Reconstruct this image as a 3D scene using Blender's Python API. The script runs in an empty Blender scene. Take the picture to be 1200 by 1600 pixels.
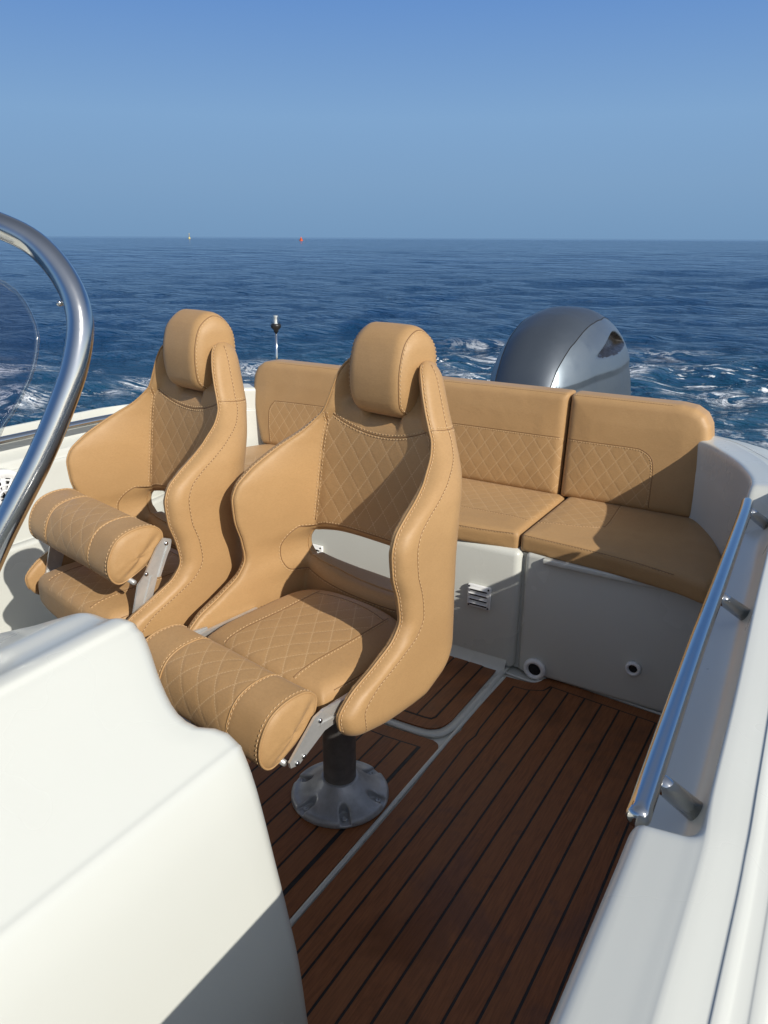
import bpy, bmesh, math, random
import numpy as np
from mathutils import Matrix, Vector
random.seed(7); RNG = np.random.default_rng(7)
SC = bpy.context.scene
COL = SC.collection

# ------------------------------------------------------------------ camera, sky, sun, exposure
cam = bpy.data.cameras.new('camera'); cam_o = bpy.data.objects.new('camera', cam); COL.objects.link(cam_o)
cam.sensor_fit = 'VERTICAL'; cam.sensor_height = 24.0; cam.lens = 24.0 * 1202.0 / 1600.0
cam.clip_start = 0.05; cam.clip_end = 60000
AX = np.array([[0.852, 0.180, -0.492], [0.524, -0.284, 0.803], [0.005, -0.942, -0.336]])
_r = Vector((0.8524, 0.5237, 0.0050)).normalized(); _f = Vector((-0.4920, 0.8030, -0.3360)).normalized()
_u = _r.cross(_f).normalized(); _r = _f.cross(_u).normalized()
cam_o.matrix_world = Matrix(((_r.x, _u.x, -_f.x, 0), (_r.y, _u.y, -_f.y, 0), (_r.z, _u.z, -_f.z, 1.30), (0, 0, 0, 1)))
SC.camera = cam_o

SUN_DIR = Vector((1.0, -0.41, 0.672)).normalized()           # towards the sun
SUN_EL = math.asin(SUN_DIR.z); SUN_AZ = math.atan2(SUN_DIR.x, SUN_DIR.y)
w = bpy.data.worlds.new('World'); SC.world = w; w.use_nodes = True
nt = w.node_tree; bg = nt.nodes['Background']
sky = nt.nodes.new('ShaderNodeTexSky'); sky.sky_type = 'NISHITA'; sky.sun_disc = False
sky.sun_elevation = SUN_EL; sky.sun_rotation = SUN_AZ
sky.altitude = 0; sky.air_density = 1.0; sky.dust_density = 0.6; sky.ozone_density = 3.0
SKY_K = 0.14; EXPO = 0.25
bg.inputs[1].default_value = SKY_K
# sea haze low in the sky away from the sun, thinning into the clear Nishita sky above
tc = nt.nodes.new('ShaderNodeTexCoord'); sep = nt.nodes.new('ShaderNodeSeparateXYZ'); nt.links.new(tc.outputs['Generated'], sep.inputs[0])
ramp = nt.nodes.new('ShaderNodeValToRGB'); nt.links.new(sep.outputs['Z'], ramp.inputs[0])
HZ = [(0.0, (.178, .315, .505)), (.06, (.205, .352, .556)), (.13, (.215, .378, .615)), (.24, (.138, .288, .600)), (.42, (.078, .182, .430)), (.75, (.070, .140, .310))]
el = ramp.color_ramp.elements
while len(el) < len(HZ): el.new(.5)
for e_, (p_, c_) in zip(el, HZ): e_.position = p_; e_.color = tuple(x / SKY_K * .1 / 2 ** EXPO for x in c_) + (1,)
up10 = nt.nodes.new('ShaderNodeVectorMath'); up10.operation = 'SCALE'; up10.inputs['Scale'].default_value = 10.0; nt.links.new(ramp.outputs[0], up10.inputs[0])
mr = nt.nodes.new('ShaderNodeMapRange'); mr.interpolation_type = 'SMOOTHSTEP'; nt.links.new(sep.outputs['Z'], mr.inputs[0])
for k_, v_ in zip((1, 2, 3, 4), (.40, .80, 1.0, 0.0)): mr.inputs[k_].default_value = v_
dt = nt.nodes.new('ShaderNodeVectorMath'); dt.operation = 'DOT_PRODUCT'; nt.links.new(tc.outputs['Generated'], dt.inputs[0]); dt.inputs[1].default_value = (SUN_DIR.x, SUN_DIR.y, 0)
mr2 = nt.nodes.new('ShaderNodeMapRange'); mr2.interpolation_type = 'SMOOTHSTEP'; nt.links.new(dt.outputs['Value'], mr2.inputs[0])
for k_, v_ in zip((1, 2, 3, 4), (.0, .65, 1.0, 0.15)): mr2.inputs[k_].default_value = v_
mu = nt.nodes.new('ShaderNodeMath'); mu.operation = 'MULTIPLY'; nt.links.new(mr.outputs[0], mu.inputs[0]); nt.links.new(mr2.outputs[0], mu.inputs[1])
hs = nt.nodes.new('ShaderNodeHueSaturation'); hs.inputs['Saturation'].default_value = .55; hs.inputs['Value'].default_value = .82; nt.links.new(sky.outputs[0], hs.inputs['Color'])
mxs = nt.nodes.new('ShaderNodeMix'); mxs.data_type = 'RGBA'; nt.links.new(mu.outputs[0], mxs.inputs[0]); nt.links.new(hs.outputs[0], mxs.inputs[6]); nt.links.new(up10.outputs[0], mxs.inputs[7])
nt.links.new(mxs.outputs[2], bg.inputs[0])
sun = bpy.data.lights.new('sun', 'SUN'); sun.energy = 3.7; sun.angle = math.radians(0.5); sun.color = (1.0, 0.955, 0.875)
sun_o = bpy.data.objects.new('sun', sun); COL.objects.link(sun_o)
sun_o.rotation_euler = SUN_DIR.to_track_quat('Z', 'Y').to_euler()
SC.view_settings.view_transform = 'Standard'; SC.view_settings.look = 'None'
SC.view_settings.exposure = EXPO; SC.view_settings.gamma = 1.0
SEA_Z = -0.45

# ------------------------------------------------------------------ material helpers
class NT:
    def __init__(s, name):
        m = bpy.data.materials.new(name); m.use_nodes = True
        s.m = m; s.t = m.node_tree; s.b = s.t.nodes['Principled BSDF']; s.out = s.t.nodes['Material Output']
    def n(s, typ, **kw):
        nd = s.t.nodes.new(typ)
        for k, v in kw.items():
            if hasattr(nd, k): setattr(nd, k, v)
            else: nd.inputs[k].default_value = v
        return nd
    def l(s, a, b): s.t.links.new(a, b)
    def math(s, op, a, b=None, c=None):
        nd = s.t.nodes.new('ShaderNodeMath'); nd.operation = op
        for i, v in enumerate((a, b, c)):
            if v is None: continue
            if isinstance(v, (int, float)): nd.inputs[i].default_value = v
            else: s.l(v, nd.inputs[i])
        return nd.outputs[0]
    def rng(s, v, a, b, c, d, smooth=True):
        nd = s.t.nodes.new('ShaderNodeMapRange'); nd.interpolation_type = 'SMOOTHSTEP' if smooth else 'LINEAR'
        s.l(v, nd.inputs[0])
        for i, x in enumerate((a, b, c, d)): nd.inputs[i + 1].default_value = x
        return nd.outputs[0]
    def mix(s, f, a, b):
        nd = s.t.nodes.new('ShaderNodeMix'); nd.data_type = 'RGBA'
        for sock, v in ((nd.inputs[0], f), (nd.inputs[6], a), (nd.inputs[7], b)):
            if isinstance(v, (int, float)): sock.default_value = v
            elif isinstance(v, tuple): sock.default_value = v + (1,) if len(v) == 3 else v
            else: s.l(v, sock)
        return nd.outputs[2]
    def noise(s, scale, detail=3, rough=.55, vec=None, dist=0.0):
        nd = s.n('ShaderNodeTexNoise'); nd.inputs['Scale'].default_value = scale; nd.inputs['Detail'].default_value = detail
        nd.inputs['Roughness'].default_value = rough; nd.inputs['Distortion'].default_value = dist
        if vec is not None: s.l(vec, nd.inputs['Vector'])
        return nd.outputs[0]
    def coord(s, scale=(1, 1, 1)):
        tc = s.n('ShaderNodeTexCoord'); mp = s.n('ShaderNodeMapping'); mp.inputs['Scale'].default_value = scale
        s.l(tc.outputs['Object'], mp.inputs[0]); return mp.outputs[0]
    def bump(s, h, strength, dist, prev=None):
        nd = s.n('ShaderNodeBump'); nd.inputs['Strength'].default_value = strength; nd.inputs['Distance'].default_value = dist
        s.l(h, nd.inputs['Height'])
        if prev is not None: s.l(prev, nd.inputs['Normal'])
        return nd.outputs[0]

def simple(name, col, rough, metal=0.0, nscale=0, namt=0.0, bump=0.0, bscale=200, coat=0.0, spec=0.5):
    k = NT(name); b = k.b
    b.inputs['Base Color'].default_value = col + (1,); b.inputs['Roughness'].default_value = rough
    b.inputs['Metallic'].default_value = metal; b.inputs['Coat Weight'].default_value = coat
    b.inputs['Specular IOR Level'].default_value = spec
    v = k.coord()
    if nscale:
        nz = k.noise(nscale, 4, .6, v)
        d = tuple(max(0, c * (1 - namt)) for c in col)
        k.l(k.mix(k.rng(nz, .35, .7, 0, 1), col, d), b.inputs['Base Color'])
        k.l(k.rng(nz, .3, .7, max(.02, rough - .06), rough + .08), b.inputs['Roughness'])
    if bump:
        k.l(k.bump(k.noise(bscale, 3, .6, v), bump, .002), b.inputs['Normal'])
    return k.m

def leather_mat():
    k = NT('tan_leather'); b = k.b; v = k.coord()
    base = (0.445, 0.268, 0.118); base2 = (0.405, 0.240, 0.102)
    uv = k.n('ShaderNodeUVMap', uv_map='quilt'); sp = k.n('ShaderNodeSeparateXYZ'); k.l(uv.outputs[0], sp.inputs[0])
    at = k.n('ShaderNodeAttribute', attribute_name='quilt_mask'); mask = k.rng(at.outputs['Fac'], .3, .7, 0, 1)
    u = k.math('DIVIDE', sp.outputs[0], .052); vv = k.math('DIVIDE', sp.outputs[1], .068)
    a1 = k.math('ADD', u, vv); a2 = k.math('SUBTRACT', u, vv)
    d1 = k.math('PINGPONG', a1, .5); d2 = k.math('PINGPONG', a2, .5)
    def dash(x): return k.rng(k.math('PINGPONG', k.math('MULTIPLY', x, 7.0), .5), .08, .2, 0, 1)
    t1 = k.math('MULTIPLY', k.rng(d1, .014, .036, 1, 0), dash(a2)); t2 = k.math('MULTIPLY', k.rng(d2, .014, .036, 1, 0), dash(a1))
    thread = k.math('MULTIPLY', k.math('MAXIMUM', t1, t2), mask)
    dm = k.math('MINIMUM', d1, d2)
    puff = k.math('MULTIPLY', k.rng(dm, 0, .20, 0, 1), mask)
    big = k.noise(5, 3, .6, v); fine = k.noise(900, 2, .6, v); weave = k.noise(150, 3, .75, k.coord((1, 1, 2.6)))
    c = k.mix(k.rng(big, .3, .7, 0, 1), base, base2)
    c = k.mix(k.rng(weave, .38, .68, 0, .34), c, (0.34, 0.198, 0.082))
    c = k.mix(k.math('MULTIPLY', mask, .10), c, (0.32, 0.188, 0.080))
    c = k.mix(k.math('MULTIPLY', thread, .62), c, (0.60, 0.41, 0.225))
    k.l(c, b.inputs['Base Color'])
    k.l(k.rng(big, .3, .7, .44, .58), b.inputs['Roughness'])
    b.inputs['Specular IOR Level'].default_value = .36; b.inputs['Sheen Weight'].default_value = .05
    wr = k.bump(k.noise(9, 3, .5, v, .6), .22, .012)
    n1 = k.bump(puff, .45, .0008, wr)
    n2 = k.bump(k.math('ADD', fine, weave), .28, .0009, n1)
    k.l(n2, b.inputs['Normal'])
    return k.m

def gelcoat_mat():
    k = NT('white_gelcoat'); b = k.b; v = k.coord()
    nz = k.noise(2.2, 4, .6, v); sp = k.noise(160, 1, .4, v); sm = k.noise(14, 5, .65, v)
    c = k.mix(k.rng(nz, .3, .75, 0, 1), (.600, .606, .552), (.585, .588, .532))
    c = k.mix(k.rng(sm, .50, .90, 0, .06), c, (.60, .56, .48))
    c = k.mix(k.rng(sp, .855, .87, 0, .7), c, (.22, .19, .15))
    k.l(c, b.inputs['Base Color']); k.l(k.rng(nz, .3, .7, .24, .31), b.inputs['Roughness'])
    b.inputs['Coat Weight'].default_value = .2; b.inputs['Coat Roughness'].default_value = .12
    k.l(k.bump(k.noise(3.5, 2, .5, v), .05, .012), b.inputs['Normal'])
    return k.m

def teak_mat():
    k = NT('brown_teak'); b = k.b
    at = k.n('ShaderNodeAttribute', attribute_name='plank'); pf = at.outputs['Fac']
    v = k.coord((38, 2.2, 1)); v2 = k.coord()
    g = k.noise(7, 5, .65, v, .4); st = k.noise(3.2, 4, .6, v2, .5); st2 = k.noise(11, 4, .65, v2, .3)
    c = k.mix(k.rng(g, .3, .7, 0, 1), (.29, .106, .037), (.185, .065, .022))
    c = k.mix(k.rng(pf, 0, 1, 0, .45, False), c, (.28, .12, .048))
    wet = k.rng(st, .50, .64, 0, 1); wet2 = k.rng(st2, .58, .70, 0, .7)
    wm = k.math('MAXIMUM', wet, wet2)
    c = k.mix(k.math('MULTIPLY', wm, .42), c, (.085, .029, .010))
    k.l(c, b.inputs['Base Color'])
    k.l(k.rng(wm, 0, 1, .56, .36), b.inputs['Roughness'])
    b.inputs['Specular IOR Level'].default_value = .35
    k.l(k.bump(g, .35, .0012), b.inputs['Normal'])
    return k.m

def steel_mat():
    k = NT('polished_steel'); b = k.b; v = k.coord()
    b.inputs['Base Color'].default_value = (.56, .56, .55, 1); b.inputs['Metallic'].default_value = 1
    k.l(k.rng(k.noise(20, 4, .6, v), .3, .7, .07, .15), b.inputs['Roughness'])
    k.l(k.bump(k.noise(60, 2, .5, v), .05, .002), b.inputs['Normal'])
    return k.m

def glass_mat(name, tint, refl=.10):
    k = NT(name); t = k.t
    tr = k.n('ShaderNodeBsdfTransparent'); tr.inputs[0].default_value = tint + (1,)
    gl = k.n('ShaderNodeBsdfGlossy'); gl.inputs['Roughness'].default_value = .04
    fr = k.n('ShaderNodeLayerWeight'); fr.inputs['Blend'].default_value = .3
    mx = k.n('ShaderNodeMixShader'); k.l(k.math('ADD', k.math('MULTIPLY', k.math('POWER', fr.outputs['Facing'], 3.0), refl * 6), refl * .4), mx.inputs[0])
    k.l(tr.outputs[0], mx.inputs[1]); k.l(gl.outputs[0], mx.inputs[2]); k.l(mx.outputs[0], k.out.inputs[0])
    t.nodes.remove(k.b); return k.m

def paint_mat(name, col, rough, metal=.6):
    k = NT(name); b = k.b; v = k.coord()
    fl = k.noise(1400, 1, .5, v); sm = k.noise(6, 5, .65, v)
    b.inputs['Coat Weight'].default_value = .1
    c = k.mix(k.rng(fl, .3, .7, 0, 1), col, tuple(min(1, x * 1.25) for x in col))
    c = k.mix(k.rng(sm, .55, .8, 0, .25), c, tuple(x * .75 + .03 for x in col))
    k.l(c, b.inputs['Base Color']); b.inputs['Metallic'].default_value = metal
    k.l(k.rng(sm, .3, .7, rough - .05, rough + .1), b.inputs['Roughness'])
    b.inputs['Coat Weight'].default_value = .12; b.inputs['Coat Roughness'].default_value = .25
    return k.m

def sea_mat():
    k = NT('sea_water'); b = k.b
    geo = k.n('ShaderNodeNewGeometry'); P = geo.outputs['Position']
    def mp(sx, sy, rz=0):
        m = k.n('ShaderNodeMapping'); m.inputs['Scale'].default_value = (sx, sy, 1); m.inputs['Rotation'].default_value = (0, 0, rz)
        k.l(P, m.inputs[0]); return m.outputs[0]
    af = k.n('ShaderNodeAttribute', attribute_name='foam').outputs['Fac']
    ar = k.n('ShaderNodeAttribute', attribute_name='aerated').outputs['Fac']
    dist = k.n('ShaderNodeAttribute', attribute_name='range').outputs['Fac']
    # foam: lacy filaments where the wake was churned
    w1 = k.noise(1.1, 6, .62, mp(1.0, 1.5, .3), 1.6)
    w2 = k.noise(3.4, 5, .6, mp(1.0, 1.6, -.4), 1.2)
    rid = k.rng(k.math('ABSOLUTE', k.math('SUBTRACT', w1, .5)), 0, .060, 1, 0)
    rid2 = k.rng(k.math('ABSOLUTE', k.math('SUBTRACT', w2, .5)), 0, .07, 1, 0)
    patch = k.rng(k.noise(.55, 4, .6, mp(1, 1.7)), .49, .62, 0, 1)
    lace = k.math('MAXIMUM', rid, k.math('MULTIPLY', rid2, k.rng(w1, .46, .62, 0, 1)))
    fm = k.math('MULTIPLY', k.math('MULTIPLY', lace, patch), k.rng(af, .05, .8, 0, 1))
    blob = k.math('MULTIPLY', k.rng(k.math('ADD', w2, k.math('MULTIPLY', w1, .8)), 1.01, 1.085, 0, 1), k.rng(af, .35, 1, 0, 1))
    fm = k.math('MINIMUM', k.math('ADD', fm, blob), 1.0)
    body = k.mix(k.math('MULTIPLY', ar, .8), (.004, .036, .098), (.008, .066, .115))
    k.l(k.mix(fm, body, (.92, .94, .95)), b.inputs['Base Color'])
    k.l(k.rng(fm, 0, 1, .07, .6), b.inputs['Roughness']); b.inputs['IOR'].default_value = 1.33
    b.inputs['Specular IOR Level'].default_value = .5
    n0 = k.noise(.75, 4, .6, mp(.55, 1.5, .22), .4); nf = k.noise(.16, 4, .62, mp(.5, 1.5, .18), .3)
    n1 = k.noise(2.6, 4, .55, mp(.6, 1.5, .15), .3)
    for nd in k.t.nodes:
        if nd.type == 'TEX_NOISE' and abs(nd.inputs['Scale'].default_value - 2.6) < 1e-4: nd.noise_type = 'RIDGED_MULTIFRACTAL'; nd.inputs['Offset'].default_value = 1.0; nd.inputs['Gain'].default_value = 1.6; nd.inputs['Lacunarity'].default_value = 2.1
    n2 = k.noise(8, 4, .62, mp(.7, 1.4, -.1), .4)
    far = k.rng(dist, 20, 400, 0, 1)
    b0 = k.n('ShaderNodeBump'); b0.inputs['Distance'].default_value = .45; k.l(n0, b0.inputs['Height']); k.l(k.math('MULTIPLY', k.rng(dist, 6, 30, .3, 1), k.rng(dist, 60, 260, 1, .12)), b0.inputs['Strength'])
    bf = k.n('ShaderNodeBump'); bf.inputs['Distance'].default_value = 1.9; k.l(nf, bf.inputs['Height']); k.l(k.math('MULTIPLY', k.rng(dist, 25, 120, 0, 1), k.rng(dist, 300, 1500, 1, .25)), bf.inputs['Strength']); k.l(bf.outputs[0], b0.inputs['Normal'])
    b1 = k.n('ShaderNodeBump'); b1.inputs['Distance'].default_value = .052; k.l(n1, b1.inputs['Height']); k.l(k.rng(dist, 18, 80, .9, .08), b1.inputs['Strength']); k.l(b0.outputs[0], b1.inputs['Normal'])
    b2 = k.n('ShaderNodeBump'); b2.inputs['Distance'].default_value = .062; k.l(n2, b2.inputs['Height']); k.l(k.rng(dist, 5, 28, .9, .04), b2.inputs['Strength']); k.l(b1.outputs[0], b2.inputs['Normal'])
    b3 = k.bump(fm, .5, .03, b2.outputs[0])
    k.l(b3, b.inputs['Normal'])
    return k.m

M = dict(
    leather=leather_mat(), gel=gelcoat_mat(), teak=teak_mat(), steel=steel_mat(), sea=sea_mat(),
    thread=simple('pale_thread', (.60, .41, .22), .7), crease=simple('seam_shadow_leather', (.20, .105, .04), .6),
    caulk=simple('black_caulk', (.008, .008, .008), .55, nscale=40, namt=.3),
    alu=simple('brushed_aluminium', (.66, .66, .64), .36, .65, nscale=30, namt=.18, bump=.15, bscale=400),
    castalu=simple('grey_cast_base', (.46, .48, .50), .38, .3, nscale=25, namt=.25, bump=.2, bscale=300),
    black=simple('black_plastic', (.018, .017, .017), .38, nscale=30, namt=.3),
    dark=simple('dark_recess', (.012, .012, .013), .8, nscale=20, namt=.3),
    postblk=simple('dark_anodised_post', (.17, .16, .15), .42, .2, nscale=30, namt=.25),
    whitep=simple('white_plastic', (.80, .80, .78), .35, nscale=20, namt=.05),
    glass=glass_mat('tinted_acrylic', (.80, .80, .84), .09), lens=glass_mat('clear_lens', (.92, .94, .93), .30),
    slate=paint_mat('slate_cowling_paint', (.062, .075, .092), .44, .4), silver=paint_mat('silver_cowling_paint', (.17, .20, .225), .38, .75),
    mid=paint_mat('grey_blue_cowling_paint', (.095, .115, .135), .44, .6),
    smoke=simple('smoked_grille', (.035, .03, .024), .3, .2, nscale=60, namt=.5),
    orange=simple('orange_buoy_paint', (.75, .12, .03), .5, nscale=3, namt=.2), yellow=simple('yellow_buoy_paint', (.75, .62, .22), .5, nscale=3, namt=.2),
)

# ------------------------------------------------------------------ mesh helpers
def tag(o, label=None, cat=None, group=None, kind=None):
    if label: o['label'] = label
    if cat: o['category'] = cat
    if group: o['group'] = group
    if kind: o['kind'] = kind
    return o
def empty(name, loc=(0, 0, 0), rz=0.0):
    o = bpy.data.objects.new(name, None); COL.objects.link(o); o.location = loc; o.rotation_euler = (0, 0, rz); o.empty_display_size = .1
    return o
class MB:
    """collects vertices and faces for ONE mesh object"""
    def __init__(s): s.v = []; s.f = []; s.m = []; s.n = 0
    def add(s, verts, faces, mi=0):
        verts = np.asarray(verts, float).reshape(-1, 3); s.v.append(verts)
        for f in faces: s.f.append(tuple(int(i) + s.n for i in f)); s.m.append(mi)
        s.n += len(verts); return s
    def box(s, c, d, mi=0, R=None):
        c = np.array(c, float); d = np.array(d, float) / 2
        P = np.array([[x, y, z] for x in (-1, 1) for y in (-1, 1) for z in (-1, 1)]) * d
        if R is not None: P = P @ np.array(R).T
        return s.add(P + c, [(0, 1, 3, 2), (4, 6, 7, 5), (0, 4, 5, 1), (2, 3, 7, 6), (0, 2, 6, 4), (1, 5, 7, 3)], mi)
    def tube(s, path, r, seg=16, mi=0, cap=True, closed=False):
        P = np.asarray(path, float); n = len(P); r = np.broadcast_to(np.asarray(r, float), (n,))
        T = np.gradient(P, axis=0) if not closed else (np.roll(P, -1, 0) - np.roll(P, 1, 0))
        T /= np.linalg.norm(T, axis=1)[:, None] + 1e-12
        up = np.array([0, 0, 1.]) if abs(T[0][2]) < .9 else np.array([1., 0, 0])
        N = np.cross(T[0], up); N /= np.linalg.norm(N); V = []
        a = np.linspace(0, 2 * np.pi, seg, endpoint=False)
        for i in range(n):
            N = N - T[i] * (N @ T[i]); N /= np.linalg.norm(N) + 1e-12; B = np.cross(T[i], N)
            V.append(P[i] + r[i] * (np.cos(a)[:, None] * N + np.sin(a)[:, None] * B))
        F = []
        for i in range(n if closed else n - 1):
            j = (i + 1) % n
            for k in range(seg):
                k2 = (k + 1) % seg; F.append((i * seg + k, i * seg + k2, j * seg + k2, j * seg + k))
        if cap and not closed: F.append(tuple(range(seg))[::-1]); F.append(tuple((n - 1) * seg + k for k in range(seg)))
        return s.add(np.concatenate(V), F, mi)
    def lathe(s, prof, c=(0, 0, 0), seg=32, mi=0, R=None):
        V = []; F = []; n = len(prof)
        for (r, z) in prof:
            for k in range(seg):
                a = 2 * math.pi * k / seg; V.append((r * math.cos(a), r * math.sin(a), z))
        for i in range(n - 1):
            for k in range(seg):
                k2 = (k + 1) % seg; F.append((i * seg + k, i * seg + k2, (i + 1) * seg + k2, (i + 1) * seg + k))
        V = np.array(V)
        if R is not None: V = V @ np.array(R).T
        F.append(tuple(range(seg))[::-1]); F.append(tuple((n - 1) * seg + k for k in range(seg)))
        return s.add(V + np.array(c, float), F, mi)
    def grid(s, G, mi=0, cu=False, cv=False):
        G = np.asarray(G, float); a, b = G.shape[:2]; F = []
        for i in range(a if cu else a - 1):
            for j in range(b if cv else b - 1):
                i2 = (i + 1) % a; j2 = (j + 1) % b; F.append((i * b + j, i2 * b + j, i2 * b + j2, i * b + j2))
        return s.add(G.reshape(-1, 3), F, mi)
    def build(s, name, mats, parent=None, smooth=True, angle=None, bevel=0, bseg=3, uv=None, mask=None, loc=None, attrs=None):
        V = np.concatenate(s.v) if s.v else np.zeros((0, 3))
        me = bpy.data.meshes.new(name); me.from_pydata(V.tolist(), [], s.f); me.update()
        for m in (mats if isinstance(mats, (list, tuple)) else [mats]): me.materials.append(m)
        me.polygons.foreach_set('material_index', s.m)
        if bevel:
            bm = bmesh.new(); bm.from_mesh(me)
            es = [e for e in bm.edges if len(e.link_faces) == 2 and e.calc_face_angle(0) > .5]
            bmesh.ops.bevel(bm, geom=es, offset=bevel, segments=bseg, profile=.5, affect='EDGES', clamp_overlap=True)
            bm.to_mesh(me); bm.free()
        bm = bmesh.new(); bm.from_mesh(me); bmesh.ops.recalc_face_normals(bm, faces=bm.faces); bm.to_mesh(me); bm.free()
        me.polygons.foreach_set('use_smooth', [smooth] * len(me.polygons))
        if smooth and angle is not None and hasattr(me, 'set_sharp_from_angle'): me.set_sharp_from_angle(angle=math.radians(angle))
        if uv is not None:
            ul = me.uv_layers.new(name='quilt'); li = np.empty(len(me.loops), np.int32); me.loops.foreach_get('vertex_index', li)
            ul.data.foreach_set('uv', np.asarray(uv, np.float32)[li].ravel())
        if mask is not None: attrs = dict(attrs or {}, quilt_mask=mask)
        for an, av in (attrs or {}).items():
            at = me.attributes.new(an, 'FLOAT', 'POINT'); at.data.foreach_set('value', np.asarray(av, np.float32))
        o = bpy.data.objects.new(name, me); COL.objects.link(o)
        if parent: o.parent = parent
        if loc is not None: o.location = loc
        return o

def spl(xs, ys):
    """monotone cubic through the points, vectorised"""
    xs = np.array(xs, float); ys = np.array(ys, float); h = np.diff(xs); d = np.diff(ys) / h
    m = np.zeros_like(xs); m[0] = d[0]; m[-1] = d[-1]
    for i in range(1, len(xs) - 1):
        m[i] = 0 if d[i - 1] * d[i] <= 0 else 2 / (1 / d[i - 1] + 1 / d[i]) * 1.0
    def f(x):
        x = np.clip(x, xs[0], xs[-1]); i = np.clip(np.searchsorted(xs, x) - 1, 0, len(xs) - 2)
        t = (x - xs[i]) / h[i]; t2 = t * t; t3 = t2 * t
        return (2 * t3 - 3 * t2 + 1) * ys[i] + (t3 - 2 * t2 + t) * h[i] * m[i] + (-2 * t3 + 3 * t2) * ys[i + 1] + (t3 - t2) * h[i] * m[i + 1]
    return f
def crom(P, n=8, closed=False):
    P = np.asarray(P, float); N = len(P); out = []
    for i in range(N if closed else N - 1):
        if closed: p0, p1, p2, p3 = P[(i - 1) % N], P[i], P[(i + 1) % N], P[(i + 2) % N]
        else: p0, p1, p2, p3 = P[max(i - 1, 0)], P[i], P[i + 1], P[min(i + 2, N - 1)]
        for t in np.linspace(0, 1, n, endpoint=False):
            out.append(.5 * (2 * p1 + (p2 - p0) * t + (2 * p0 - 5 * p1 + 4 * p2 - p3) * t * t + (3 * p1 - p0 - 3 * p2 + p3) * t ** 3))
    if not closed: out.append(P[-1])
    return np.array(out)
def resample(P, step):
    P = np.asarray(P, float); L = np.r_[0, np.cumsum(np.linalg.norm(np.diff(P, axis=0), axis=1))]
    n = max(2, int(round(L[-1] / step)) + 1); q = np.linspace(0, L[-1], n)
    return np.stack([np.interp(q, L, P[:, k]) for k in range(P.shape[1])], 1)
def smax(a, b, k): return np.maximum(a, b) + np.maximum(k - np.abs(a - b), 0) ** 2 / (4 * k)
def smin(a, b, k): return -smax(-a, -b, k)
def sstep(a, b, x): t = np.clip((x - a) / (b - a), 0, 1); return t * t * (3 - 2 * t)
def poly_sd(P, px, py):
    """signed distance to a closed polygon"""
    d = np.full(px.shape, 1e9); s = np.ones(px.shape); n = len(P)
    for i in range(n):
        a = P[i]; b = P[i - 1]; e = b - a; wx = px - a[0]; wy = py - a[1]
        t = np.clip((wx * e[0] + wy * e[1]) / (e @ e), 0, 1); d = np.minimum(d, (wx - e[0] * t) ** 2 + (wy - e[1] * t) ** 2)
        c1 = py >= a[1]; c2 = py < b[1]; c3 = e[0] * wy > e[1] * wx
        s = np.where((c1 & c2 & c3) | (~c1 & ~c2 & ~c3), -s, s)
    return s * np.sqrt(d)
def grad(f, P, e=8e-4):
    g = np.empty_like(P)
    for k in range(3):
        d = np.zeros(3); d[k] = e
        g[:, k] = (f(*(P + d).T) - f(*(P - d).T)) / (2 * e)
    return g
def project(f, P, it=6):
    P = np.array(P, float)
    for _ in range(it):
        v = f(*P.T); g = grad(f, P); P = P - np.clip(v / (np.sum(g * g, 1) + 1e-9), -.02, .02)[:, None] * g
    return P
def nets(f, lo, hi, h):
    """surface nets of the implicit solid f < 0"""
    ax = [np.arange(lo[k], hi[k] + h, h) for k in range(3)]
    X, Y, Z = np.meshgrid(*ax, indexing='ij'); S = f(X, Y, Z); ins = S < 0
    nx, ny, nz = S.shape
    c = [ins[i:nx - 1 + i, j:ny - 1 + j, k:nz - 1 + k] for i in (0, 1) for j in (0, 1) for k in (0, 1)]
    cnt = sum(x.astype(int) for x in c); act = (cnt > 0) & (cnt < 8)
    idx = -np.ones(act.shape, int); idx[act] = np.arange(act.sum())
    ijk = np.argwhere(act); acc = np.zeros((len(ijk), 3)); num = np.zeros(len(ijk))
    for d in range(3):
        for a in (0, 1):
            for b in (0, 1):
                o = [0, 0, 0]; oo = [k for k in range(3) if k != d]; o[oo[0]] = a; o[oo[1]] = b
                p = ijk + o; q = p.copy(); q[:, d] += 1
                s0 = S[tuple(p.T)]; s1 = S[tuple(q.T)]; cr = (s0 < 0) != (s1 < 0)
                t = np.where(cr, s0 / np.where(cr, s0 - s1, 1), 0); pt = p.astype(float); pt[:, d] += t
                acc += pt * cr[:, None]; num += cr
    V = np.array(lo) + acc / num[:, None] * h
    F = []
    for d in range(3):
        oo = [k for k in range(3) if k != d]; sl0 = [slice(1, -1)] * 3; sl1 = [slice(1, -1)] * 3
        sl0[d] = slice(0, -1); sl1[d] = slice(1, None)
        e = np.argwhere(ins[tuple(sl0)] != ins[tuple(sl1)]); off = np.array([1, 1, 1]); off[d] = 0; e = e + off
        q = []
        for (a, b) in ((0, 0), (1, 0), (1, 1), (0, 1)):
            m = e.copy(); m[:, oo[0]] -= a; m[:, oo[1]] -= b; q.append(idx[tuple(m.T)])
        q = np.stack(q, 1); fl = ins[tuple(e.T)]; q[fl if d != 1 else ~fl] = q[fl if d != 1 else ~fl][:, ::-1]
        F.append(q)
    F = np.concatenate(F); F = F[(F >= 0).all(1)]
    return project(f, V, 3), F
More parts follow.
